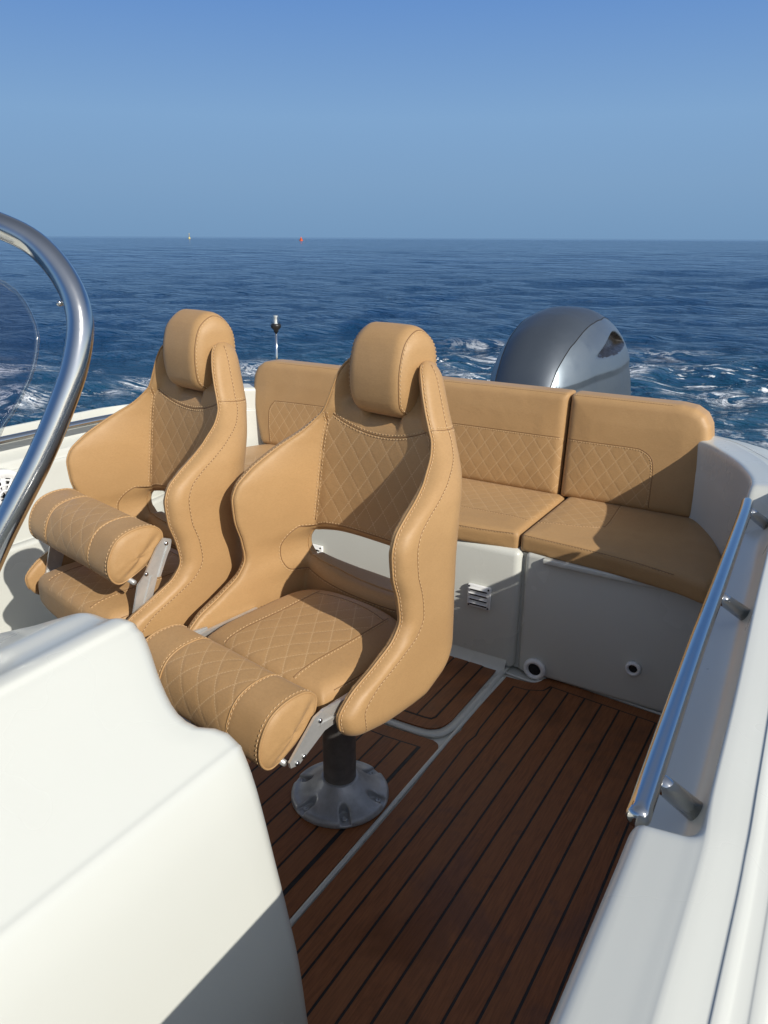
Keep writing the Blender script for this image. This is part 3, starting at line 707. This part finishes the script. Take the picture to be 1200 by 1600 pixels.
def build_seat_meshes():
    out = {}
    # ---- shell
    V, F = nets(shell, (-.285, -.27, .34), (.285, .275, 1.09), .0062)
    g = grad(shell, V); N = g / (np.linalg.norm(g, axis=1)[:, None] + 1e-9)
    x, y, z = V.T
    yoke = .885 + .036 * (x / .15) ** 2
    mask = (N[:, 1] < -.35) & (np.abs(x) < fXC(z) - .002) & (z < yoke) & (hole_sd(x, z) > .022) & (z > .60)
    mb = MB(); mb.add(V, F); n0 = len(V)
    def on(xs, zs): return [(a, fYB(np.array(b)) - .01, b) for a, b in zip(xs, zs)]
    for s in (-1, 1):
        zz = np.linspace(.652, .918, 14); xs = s * fXC(zz)
        pts = [(a, float(fYB(np.array(b))) - .004, b) for a, b in zip(xs, zz)]; pts[-1] = (s * .146, .122, .919)
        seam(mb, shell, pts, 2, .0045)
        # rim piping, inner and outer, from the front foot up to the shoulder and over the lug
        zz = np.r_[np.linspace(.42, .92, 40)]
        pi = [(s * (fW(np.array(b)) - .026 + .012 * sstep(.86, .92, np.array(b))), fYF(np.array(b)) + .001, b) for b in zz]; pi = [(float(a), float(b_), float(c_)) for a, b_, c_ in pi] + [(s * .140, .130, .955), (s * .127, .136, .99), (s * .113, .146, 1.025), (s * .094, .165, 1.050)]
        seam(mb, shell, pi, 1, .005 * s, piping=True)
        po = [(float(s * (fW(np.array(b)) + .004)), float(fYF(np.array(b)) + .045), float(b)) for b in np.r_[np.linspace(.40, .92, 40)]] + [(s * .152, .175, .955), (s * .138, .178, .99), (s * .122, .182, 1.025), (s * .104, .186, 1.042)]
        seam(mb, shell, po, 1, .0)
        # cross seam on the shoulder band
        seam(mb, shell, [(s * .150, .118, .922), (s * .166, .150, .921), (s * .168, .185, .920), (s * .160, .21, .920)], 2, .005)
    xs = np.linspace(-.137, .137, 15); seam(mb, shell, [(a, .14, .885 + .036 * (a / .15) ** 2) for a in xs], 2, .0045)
    # ring round the opening
    a = np.linspace(0, 2 * np.pi, 61)
    def ringpts(A, B_, yo):
        ca, sa = np.cos(a), np.sin(a); k_ = (np.abs(ca) ** 2.5 + np.abs(sa) ** 2.5) ** -.4
        return [(float(A * c_ * q_), float(fYB(np.array(.58))) + yo(abs(A * c_ * q_)), .581 + float(B_ * s_ * q_)) for c_, s_, q_ in zip(ca, sa, k_)]
    seam(mb, shell, ringpts(.222, .084, lambda v: -.02 - 1.0 * max(0, v - .165)), 1, .004)
    seam(mb, shell, ringpts(.199, .0575, lambda v: .03 - .25 * max(0, v - .12)), 0, piping=True)
    n = mb.n; uv = np.zeros((n, 2)); uv[:n0, 0] = x; uv[:n0, 1] = z; mk = np.zeros(n); mk[:n0] = mask
    out['shell'] = (mb, uv, mk)
    # ---- headrest
    V, F = nets(headrest, (-.11, .09, .90), (.11, .27, 1.15), .0045); mb = MB(); mb.add(V, F)
    path = [(.150, .934), (.126, .955), (.119, 1.0), (.123, 1.05), (.142, 1.098), (.180, 1.124), (.218, 1.112), (.242, 1.072), (.247, 1.01)]
    for s in (-1, 1): seam(mb, headrest, [(s * (.0745 + .010 * float(sstep(.13, .22, np.array(b)))), b, c) for b, c in path], 1, .004 * s)
    out['headrest'] = (mb, np.zeros((mb.n, 2)), np.zeros(mb.n))
    # ---- cushion
    V, F = nets(cushion, (-.215, -.325, .375), (.215, .105, .525), .0055); n0 = len(V); x, y, z = V.T; g = grad(cushion, V); N = g / (np.linalg.norm(g, axis=1)[:, None] + 1e-9)
    mask = (np.abs(x) < .106) & (N[:, 2] > .3) & (y < .05)
    mb = MB(); mb.add(V, F)
    for s in (-1, 1):
        seam(mb, cushion, [(s * .108, b, .51) for b in np.linspace(-.242, .052, 12)], 1, .005 * s)
        seam(mb, cushion, [(s * .188, b, .475) for b in np.linspace(-.20, .0, 8)], 1, .003)
    seam(mb, cushion, [(a_, .052 - .012 * (a_ / .1) ** 2, .51) for a_ in np.linspace(-.106, .106, 9)], 1, .004)
    uv = np.zeros((mb.n, 2)); mk = np.zeros(mb.n); uv[:n0, 0] = x; uv[:n0, 1] = y; mk[:n0] = mask
    out['cushion'] = (mb, uv, mk)
    # ---- bolster (its own origin at the middle of its cross-section)
    B = resample(np.r_[BP, BP[:1]], .006)[:-1]; nb = len(B); L = np.r_[0, np.cumsum(np.linalg.norm(np.diff(np.r_[B, B[:1]], axis=0), axis=1))][:-1]
    xs = np.r_[-.2, -.1985, -.194, -.187, np.linspace(-.18, .18, 61), .187, .194, .1985, .2]
    sc = [.955, .978, .993, .999] + [1] * 61 + [.999, .993, .978, .955]
    G = []; UV = []; MK = []
    for xx, s_ in zip(xs, sc):
        wv = 1 + .010 * math.cos(xx * 14) ; gro = 1 - .022 * math.exp(-((abs(xx) - .107) / .005) ** 2)
        G.append([(xx, p[0] * s_ * gro * (1 + .012 * math.sin(xx * 23 + p[1] * 60)), p[1] * s_ * gro) for p in B])
        UV += [(xx, l) for l in L]; MK += [1.0 if abs(xx) < .105 else 0.0] * nb
    mb = MB(); mb.grid(np.array(G), 0, cv=True)
    for s, row in ((-1, G[0]), (1, G[-1])):                    # gathered end caps
        row = np.array(row); c = np.array([row[0][0], .0, -.004]); caps = [row]
        ax_ = np.array([.77, .64])                             # along the lens
        for k, q in enumerate((.93, .8, .6, .38, .15)):
            rr = c + (row - c) * q; d = (row[:, 1:] - c[1:]) @ np.array([-ax_[1], ax_[0]]); e = (row[:, 1:] - c[1:]) @ ax_
            rr[:, 0] += s * (.003 + .010 * (1 - q * q)) - s * .008 * np.exp(-((d * q + .008) / .009) ** 2) * (1 - q ** 4) + s * .0015 * np.sin(e * 60 + d * 260 * q) * (1 - q ** 2)
            caps.append(rr)
        mb.grid(np.array(caps), 0, cv=True); UV += [(0, 0)] * (nb * len(caps)); MK += [0] * (nb * len(caps))
        last = caps[-1]; mb.add(list(last) + [last.mean(0)], [(i, (i + 1) % nb, nb) for i in range(nb)]); UV += [(0, 0)] * (nb + 1); MK += [0] * (nb + 1)
    def ring(xx, q=1.0):
        P = np.array([(xx, p[0] * q, p[1] * q) for p in np.r_[B, B[:1]]]); T = np.gradient(P, axis=0); N = np.stack([np.zeros(len(P)), T[:, 2], -T[:, 1]], 1); N /= np.linalg.norm(N, axis=1)[:, None] + 1e-9
        if (N[:, 1:] * P[:, 1:]).sum() < 0: N = -N
        return P, N
    for s in (-1, 1):
        P, N = ring(s * .107, .982); mb.tube(P[:-1], .0021, 6, 0, closed=True); P, N = ring(s * .112, .992); stitches(mb, P, N, 1)
        P, N = ring(s * .1985, .985); mb.tube(P[:-1], .0024, 6, 0, closed=True); P, N = ring(s * .1915, 1.0); stitches(mb, P, N, 1)
    uv = np.zeros((mb.n, 2)); mk = np.zeros(mb.n); uv[:len(UV)] = UV; mk[:len(MK)] = MK
    out['bolster'] = (mb, uv, mk)
    return out
SM = build_seat_meshes(); LM = [M['leather'], M['thread'], M['crease']]
def lbuild(key, name, parent): mb, uv, mk = SM[key]; return mb.build(name, LM, parent, uv=uv, mask=mk)

def pedestal_base_mesh():
    def f(x, y, z):
        r = np.hypot(x, y); cone = z - (.018 + .040 * np.clip(1 - (r - .045) / .062, 0, 1) ** 1.6)
        d = smax(r - .1205, cone, .012); d = smax(d, -z, .002)
        for k in range(6):
            a = math.radians(k * 60 + 20); c, s = math.cos(a), math.sin(a); u = x * c + y * s; v = -x * s + y * c
            pk = np.hypot(np.minimum(u - .088, 0) * .8, v) - .0125; pk = smax(pk, .0075 - z, .002); d = smax(d, -pk, .004)
        return d
    return nets(f, (-.13, -.13, -.006), (.13, .13, .07), .0030)
def add_pedestal(root):
    V, F = pedestal_base_mesh(); mb = MB(); mb.add(V, F); base = mb.build('pedestal_base', M['castalu'], root)
    for k in range(6):
        a = math.radians(k * 60 + 20); mb = MB(); mb.lathe([(.0072, .0), (.0072, .004), (.0045, .006), (.0034, .0045), (.0034, .003)], (.1 * math.cos(a), .1 * math.sin(a), .0075), 16)
        mb.build('bolt', M['castalu'], base)
    mb = MB(); mb.lathe([(.0415, .045), (.0415, .052), (.0400, .056), (.0400, .355), (.06, .36), (.06, .372)], (0, 0, 0), 40); mb.build('pedestal_post', M['postblk'], root)
    mb = MB(); mb.box((0, -.06, .383), (.30, .30, .014)); mb.build('mounting_plate', M['postblk'], root, smooth=False)
def prism_yz(mb, poly, x0, x1, mi=0):
    n = len(poly); mb.add([(x0, a, b) for a, b in poly] + [(x1, a, b) for a, b in poly], [tuple(range(n)), tuple(range(n, 2 * n))[::-1]] + [(i, (i + 1) % n, n + (i + 1) % n, n + i) for i in range(n)], mi)
def screw(parent, x, y, z, s, r=.005):
    mb = MB(); mb.lathe([(r, 0), (r, .0015), (r * .75, .0035), (r * .2, .0042)], (x, y, z), 14, R=[[0, 0, s], [0, 1, 0], [-s, 0, 0]]); mb.build('screw', M['steel'], parent)
def add_rails(root, flipped):
    fr = -.205 if flipped else -.262
    for s in (-1, 1):
        mb = MB(); x0, x1 = s * .2035, s * .212
        prism_yz(mb, [(-.06, .468), (fr + .027, .466), (fr + .004, .462), (fr, .45), (fr + .017, .424), (-.06, .43)], x0, x1)
        prism_yz(mb, [(-.062, .464), (fr + .012, .462), (fr + .012, .455), (-.062, .457)], x1, x1 + s * .004)
        prism_yz(mb, [(-.062, .438), (fr + .024, .434), (fr + .024, .427), (-.062, .431)], x1, x1 + s * .003)
        o = mb.build('side_rail', M['alu'], root, smooth=False)
        mb = MB(); x0, x1 = s * .2135, s * .219
        if not flipped:
            prism_yz(mb, [(-.20, .470), (-.262, .476), (-.286, .470), (-.352, .408), (-.350, .396), (-.330, .392), (-.262, .430), (-.20, .434)], x0, x1)
            prism_yz(mb, [(-.205, .446), (-.275, .452), (-.275, .447), (-.205, .441)], x1, x1 + s * .003)
            o = mb.build('bolster_bracket', M['alu'], root, smooth=False)
            for (a, b) in ((-.274, .458), (-.318, .404), (-.335, .399)): screw(o, x1, a, b, s)
        else:
            prism_yz(mb, [(-.205, .430), (-.168, .430), (-.118, .560), (-.078, .618), (-.072, .640), (-.092, .648), (-.112, .63), (-.150, .572), (-.168, .555)], x0, x1)
            prism_yz(mb, [(-.186, .44), (-.181, .44), (-.13, .565), (-.135, .567)], x1, x1 + s * .003)
            prism_yz(mb, [(-.118, .56), (-.112, .56), (-.080, .625), (-.086, .629)], x1, x1 + s * .004)
            o = mb.build('bolster_bracket', M['alu'], root, smooth=False)
            for (a, b) in ((-.145, .575), (-.088, .634), (-.184, .44)): screw(o, x1, a, b, s)
    mb = MB(); mb.tube([(-.207, -.352, .402), (.207, -.352, .402)] if not flipped else [(-.216, -.175, .563), (.216, -.175, .563)], .006, 10); mb.build('cross_bar', M['alu'], root)

SEATG = 'helm seats behind the console'
root = empty('helm_seat', (-.905, 1.276, 0), math.radians(-9)); tag(root, 'tan quilted helm seat with its front bolster folded down, right of the other seat', 'helm seat', SEATG)
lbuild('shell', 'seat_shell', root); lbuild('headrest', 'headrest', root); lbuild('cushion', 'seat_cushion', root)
bo = lbuild('bolster', 'bolster', root); bo.location = (0, -.329, .460)
add_pedestal(root)
root2 = empty('helm_seat', (-1.484, 1.269, 0), math.radians(-11.4)); tag(root2, 'tan quilted helm seat with its front bolster flipped up, beside the left gunwale', 'helm seat', SEATG)
for ch in list(root.children):
    c = ch.copy(); COL.objects.link(c); c.parent = root2
    if c.name.startswith('bolster'): c.location = (0, -.150, .620); c['label'] = 'bolster flipped up above the cushion'
    for gch in ch.children: d = gch.copy(); COL.objects.link(d); d.parent = c
add_rails(root, False); add_rails(root2, True)

# ------------------------------------------------------------------ bench cushions
def block(name, label, f, lo, hi, h, origin, seams=(), maskf=None, uvf=None, cat='cushion', group=None, sides=()):
    V, F = nets(f, lo, hi, h); n0 = len(V); g = grad(f, V); N = g / (np.linalg.norm(g, axis=1)[:, None] + 1e-9)
    mb = MB(); mb.add(V, F)
    for pts, rows, off in seams: seam(mb, f, pts, rows, off)
    uv = np.zeros((mb.n, 2)); mk = np.zeros(mb.n)
    if maskf is not None: mk[:n0] = maskf(V, N); uv[:n0] = uvf(V)
    o = np.array(origin, float)
    for i in range(len(mb.v)): mb.v[i] = mb.v[i] - o
    ob = mb.build(name, LM, None, uv=uv, mask=mk, loc=origin); tag(ob, label, cat, group); return ob
def yfront(z): return 2.462 + .10 * (z - .46)
def back_f(P, dome=.006):
    def f(x, y, z):
        d = poly_sd(P, x, z); q = yfront(z) - y - dome * np.clip(-d / .08, 0, 1) ; return smax(smax(d, q, .030), y - yfront(z) - .105, .030)
    return f
def roundpoly(P, r, n=5):
    out = []; P = np.asarray(P, float)
    for i in range(len(P)):
        a, b, c = P[i - 1], P[i], P[(i + 1) % len(P)]; rr = r[i] if hasattr(r, '__len__') else r
        u = (a - b) / np.linalg.norm(a - b); v = (c - b) / np.linalg.norm(c - b); p0 = b + u * rr; p1 = b + v * rr
        for t in np.linspace(0, 1, n): out.append((1 - t) ** 2 * p0 + 2 * t * (1 - t) * b + t * t * p1)
    return np.array(out)
BR = roundpoly([(-.803, .458), (-.365, .458), (-.345, .60), (-.352, .812), (-.803, .812)], [.012, .02, .05, .10, .012])
BL = roundpoly([(-.809, .458), (-.809, .812), (-2.19, .812), (-2.185, .62), (-2.135, .458)], [.012, .012, .10, .06, .02])
def bmask(x0, x1, z1, rr=.05):
    def m(V, N):
        x, y, z = V.T; cx, hx = (x0 + x1) / 2, (x1 - x0) / 2
        return (N[:, 1] < -.5) & (np.hypot(np.maximum(np.abs(x - cx) - hx + rr, 0), np.maximum(z - z1 + rr, 0)) < rr - .002)
    return m
UVXZ = lambda V: V[:, [0, 2]]
UVXY = lambda V: V[:, [0, 1]]
fR = back_f(BR); fL = back_f(BL)
q = lambda pts: [(x, float(yfront(z)) - .004, z) for x, z in pts]
edge = lambda x0, x1, z=.806: [(x, float(yfront(z)) + .012, z) for x in np.linspace(x0, x1, 12)]
block('backrest_cushion', 'tan quilted bench backrest cushion, the short one in front of the outboard motor', fR, (-.83, 2.41, .43), (-.32, 2.63, .84), .0075, (-.58, 2.5, .46),
      [(q([(-.80, .664), (-.70, .664), (-.58, .664), (-.545, .660), (-.515, .640), (-.504, .605), (-.502, .54), (-.502, .475)]), 1, .005), (edge(-.79, -.47), 1, .0)], bmask(-1.0, -.505, .661), UVXZ, 'backrest cushion', 'tan bench cushions')
block('backrest_cushion', 'long tan quilted bench backrest cushion behind the two helm seats', fL, (-2.22, 2.41, .43), (-.78, 2.63, .84), .0085, (-1.5, 2.5, .46),
      [(q([(-.82, .664), (-1.2, .664), (-1.7, .660), (-2.02, .656), (-2.06, .648), (-2.082, .62), (-2.086, .58), (-2.08, .475)]), 1, -.005), (edge(-2.06, -.82), 1, .0)], bmask(-2.083, -.6, .661), UVXZ, 'backrest cushion', 'tan bench cushions')
SR = roundpoly([(-.779, 2.060), (-.50, 2.036), (-.30, 1.998), (-.222, 1.960), (-.205, 2.10), (-.255, 2.30), (-.335, 2.49), (-.779, 2.50)], [.012, .05, .03, .03, .06, .08, .05, .012])
SL = roundpoly([(-.785, 2.060), (-.785, 2.50), (-2.11, 2.50), (-2.20, 2.30), (-2.24, 2.05), (-2.2, 1.96), (-1.9, 2.0), (-1.0, 2.03)], [.012, .012, .06, .08, .06, .04, .05, .05])
def seat_f(P):
    def f(x, y, z):
        d = poly_sd(P, x, y); return smax(smax(d, z - (.463 + .006 * np.clip(-d / .06, 0, 1)), .022), .404 - z, .012)
    return f
sR, sL = seat_f(SR), seat_f(SL)
block('bench_cushion', 'tan quilted bench seat cushion at the right end of the bench, half in shade', sR, (-.80, 1.93, .39), (-.18, 2.53, .48), .0068, (-.5, 2.2, .41),
      [([(-.77, 2.175, .47), (-.66, 2.195, .47), (-.59, 2.225, .47), (-.575, 2.26, .47), (-.59, 2.46, .47)], 1, .005), ([(-.77, 2.066, .455), (-.5, 2.044, .455), (-.32, 2.008, .455)], 1, .002)],
      lambda V, N: (N[:, 2] > .6) & (V[:, 0] < -.582) & (V[:, 1] > 2.175 + .25 * np.maximum(V[:, 0] + .70, 0)), UVXY, 'bench cushion', 'tan bench cushions')
block('bench_cushion', 'long tan quilted bench seat cushion behind the two helm seats', sL, (-2.27, 1.93, .39), (-.765, 2.53, .48), .0080, (-1.5, 2.2, .41),
      [([(-.80, 2.175, .47), (-1.2, 2.17, .47), (-2.0, 2.16, .47)], 1, -.005), ([(-.80, 2.064, .455), (-1.0, 2.037, .455), (-1.5, 2.020, .455), (-1.9, 2.006, .455)], 1, -.002)],
      lambda V, N: (N[:, 2] > .6) & (V[:, 0] > -2.0) & (V[:, 1] > 2.175), UVXY, 'bench cushion', 'tan bench cushions')

# ------------------------------------------------------------------ outboard motor
def build_motor():
    t = empty('outboard_motor', (-1.21, 3.45, SEA_Z)); tag(t, 'grey and silver outboard motor on the stern behind the bench', 'outboard motor'); L = np.array(t.location)
    wy = spl([3.0, 3.05, 3.15, 3.35, 3.6, 3.8, 3.95, 4.02], [.10, .150, .205, .265, .310, .30, .22, .10])
    hy = spl([3.0, 3.04, 3.10, 3.18, 3.30, 3.45, 3.62, 3.80, 3.94, 4.02], [.56, .66, .775, .865, .940, .985, 1.000, .965, .86, .70])
    zb = .30; ys = np.r_[3.0 + .12 * np.linspace(0, 1, 16) ** 1.6, np.linspace(3.13, 3.9, 170), 4.02 - .12 * np.linspace(1, 0, 16)[1:] ** 1.6]
    na = 340; al = np.linspace(-math.pi / 2, math.pi / 2, na); G = []
    for y in ys:
        W_ = float(wy(y)); H_ = float(hy(y)); row = []
        for a in al:
            ca, sa = abs(math.sin(a)), math.cos(a); e = 2.5
            k = (ca ** e + sa ** e) ** (-1 / e); row.append((math.copysign(ca * k * W_, a), y, .44 + (H_ - .44) * sa * k))
        G.append(row)
    G = np.array(G)
    # air-intake scoop pressed into each side, and the crease between dark top and silver flank
    X, Y, Z = G[..., 0], G[..., 1], G[..., 2]; ax = np.abs(X)
    u = (Y - 3.345) / .46; v = Z - (.806 + .026 * u)
    lens = np.clip(u, 0, 1); up = .076 * np.sin(np.pi * lens ** 1.5) ; dn = .012 * np.sin(np.pi * lens)
    ins = (u > 0) & (u < 1) & (v < up) & (v > -dn) & (ax > .08)
    dep = np.where(ins, .040 * np.clip((up - v) / .022, 0, 1) * np.clip((v + dn) / .022, 0, 1), 0)
    dep = (dep + np.roll(dep, 1, 0) + np.roll(dep, -1, 0) + np.roll(dep, 1, 1) + np.roll(dep, -1, 1)) / 5
    G[..., 0] -= np.sign(X) * dep
    topw = np.interp(Y, [3.0, 3.1, 3.3, 3.6, 4.02], [.10, .125, .150, .165, .12])
    zline = np.interp(Y, [3.0, 3.1, 3.35, 3.7, 4.02], [.69, .704, .736, .752, .76])
    mi = np.where(ax < topw, 0, np.where(Z > zline, 1, 2)); mi[ins & (dep > .004)] = 3
    lo = (ax >= topw) & (Z < zline); G[..., 0] -= np.sign(X) * np.where(lo, .010 * np.clip((zline - Z) / .03, 0, 1), 0)
    mb = MB(); na_, nb_ = G.shape[:2]
    mb.grid(G + 0.0); mb.v[-1] = mb.v[-1] + np.array([-1.21, 0, 0]) - L
    mb.m = [int(mi[i, j]) for i in range(na_ - 1) for j in range(nb_ - 1)]
    # lower skirt
    sk = []
    for z, s in ((.44, 1), (.36, .99), (.30, .93), (.27, .80)):
        ring = [(X[i, 0] * s, G[i, 0, 1], z) for i in range(na_)] + [(X[i, -1] * s, G[i, -1, 1], z) for i in range(na_)][::-1]; sk.append(ring)
    S = np.array(sk); S[..., 1] = 3.5 + (S[..., 1] - 3.5) * np.array([1, .99, .95, .85])[:, None]
    nf = len(mb.f); mb.grid(S + np.array([-1.21, 0, 0]) - L, 2, cv=True)
    cow = mb.build('cowling', [M['slate'], M['silver'], M['mid'], M['smoke']], t, angle=60)
    # crease piping between the panels
    mb = MB()
    for s in (-1, 1):
        P = []
        for i in range(na_):
            j = int(np.argmin(np.abs(X[i] - s * topw[i, 0]))); P.append(G[i, j] + np.array([-1.21, 0, 0]) - L)
        P = resample(np.array(P)[2:-3], .03)
        mb.tube(crom(P, 3), .0022, 6)
    mb.build('panel_seam', M['dark'], cow)
    mb = MB(); mb.box((0, -.02, .55), (.22, .42, .5)); mb.box((0, -.30, .62), (.34, .34, .30)); mb.build('midsection', M['mid'], t, bevel=.03, angle=40)
    mb = MB(); mb.box((0, .06, .1), (.10, .34, .7)); mb.box((0, .15, .02), (.26, .5, .02)); mb.tube([(0, -.2, -.3), (0, -.1, -.3), (0, .25, -.3), (0, .36, -.3)], [.02, .07, .07, .03], 16); mb.build('lower_leg', M['mid'], t, bevel=.015, angle=40)
build_motor()

# ------------------------------------------------------------------ stern light
t = empty('stern_light', (-2.155, 2.62, .69)); tag(t, 'white navigation light on a slim steel pole behind the bench', 'navigation light')
mb = MB(); mb.tube([(0, 0, -.02), (0, 0, .1), (.004, 0, .232)], .0062, 14); mb.build('pole', M['steel'], t)
mb = MB(); mb.lathe([(.009, .226), (.011, .236), (.021, .246), (.0225, .252), (.0225, .258), (.018, .262)], (.004, 0, 0), 24); mb.build('collar', M['black'], t)
mb = MB(); mb.lathe([(.0185, .258), (.0185, .292), (.0165, .299), (.006, .302)], (.004, 0, 0), 24); ln = mb.build('lens', M['lens'], t)
mb = MB(); mb.lathe([(.009, .258), (.009, .262), (.006, .264), (.006, .290), (.009, .292), (.009, .295)], (.004, 0, 0), 12); mb.build('bulb_holder', M['whitep'], ln)
# ------------------------------------------------------------------ buoys near the horizon
BUOY1 = (-0.6073, .7945); BUOY2 = (-0.7071, .7071)
p = Vector((BUOY1[0], BUOY1[1], 0)).normalized() * 420
t = empty('buoy', (p.x, p.y, SEA_Z)); tag(t, 'orange cone-shaped buoy floating near the horizon', 'buoy')
mb = MB(); mb.lathe([(.75, -.3), (.95, .1), (.95, .35), (.7, .5)], seg=20); mb.build('float', M['orange'], t)
mb = MB(); mb.lathe([(.75, .5), (.12, 1.7), (.05, 2.0)], seg=20); mb.build('cone', M['orange'], t)
p = Vector((BUOY2[0], BUOY2[1], 0)).normalized() * 700
t = empty('buoy', (p.x, p.y, SEA_Z)); tag(t, 'slim pale yellow spar buoy far off near the horizon', 'buoy')
mb = MB(); mb.lathe([(.5, -.3), (.8, .1), (.8, .9), (.35, 1.2)], seg=18); mb.build('float', M['yellow'], t)
mb = MB(); mb.lathe([(.28, 1.2), (.22, 3.6), (.4, 3.7), (.02, 4.4)], seg=14); mb.build('spar', M['yellow'], t)
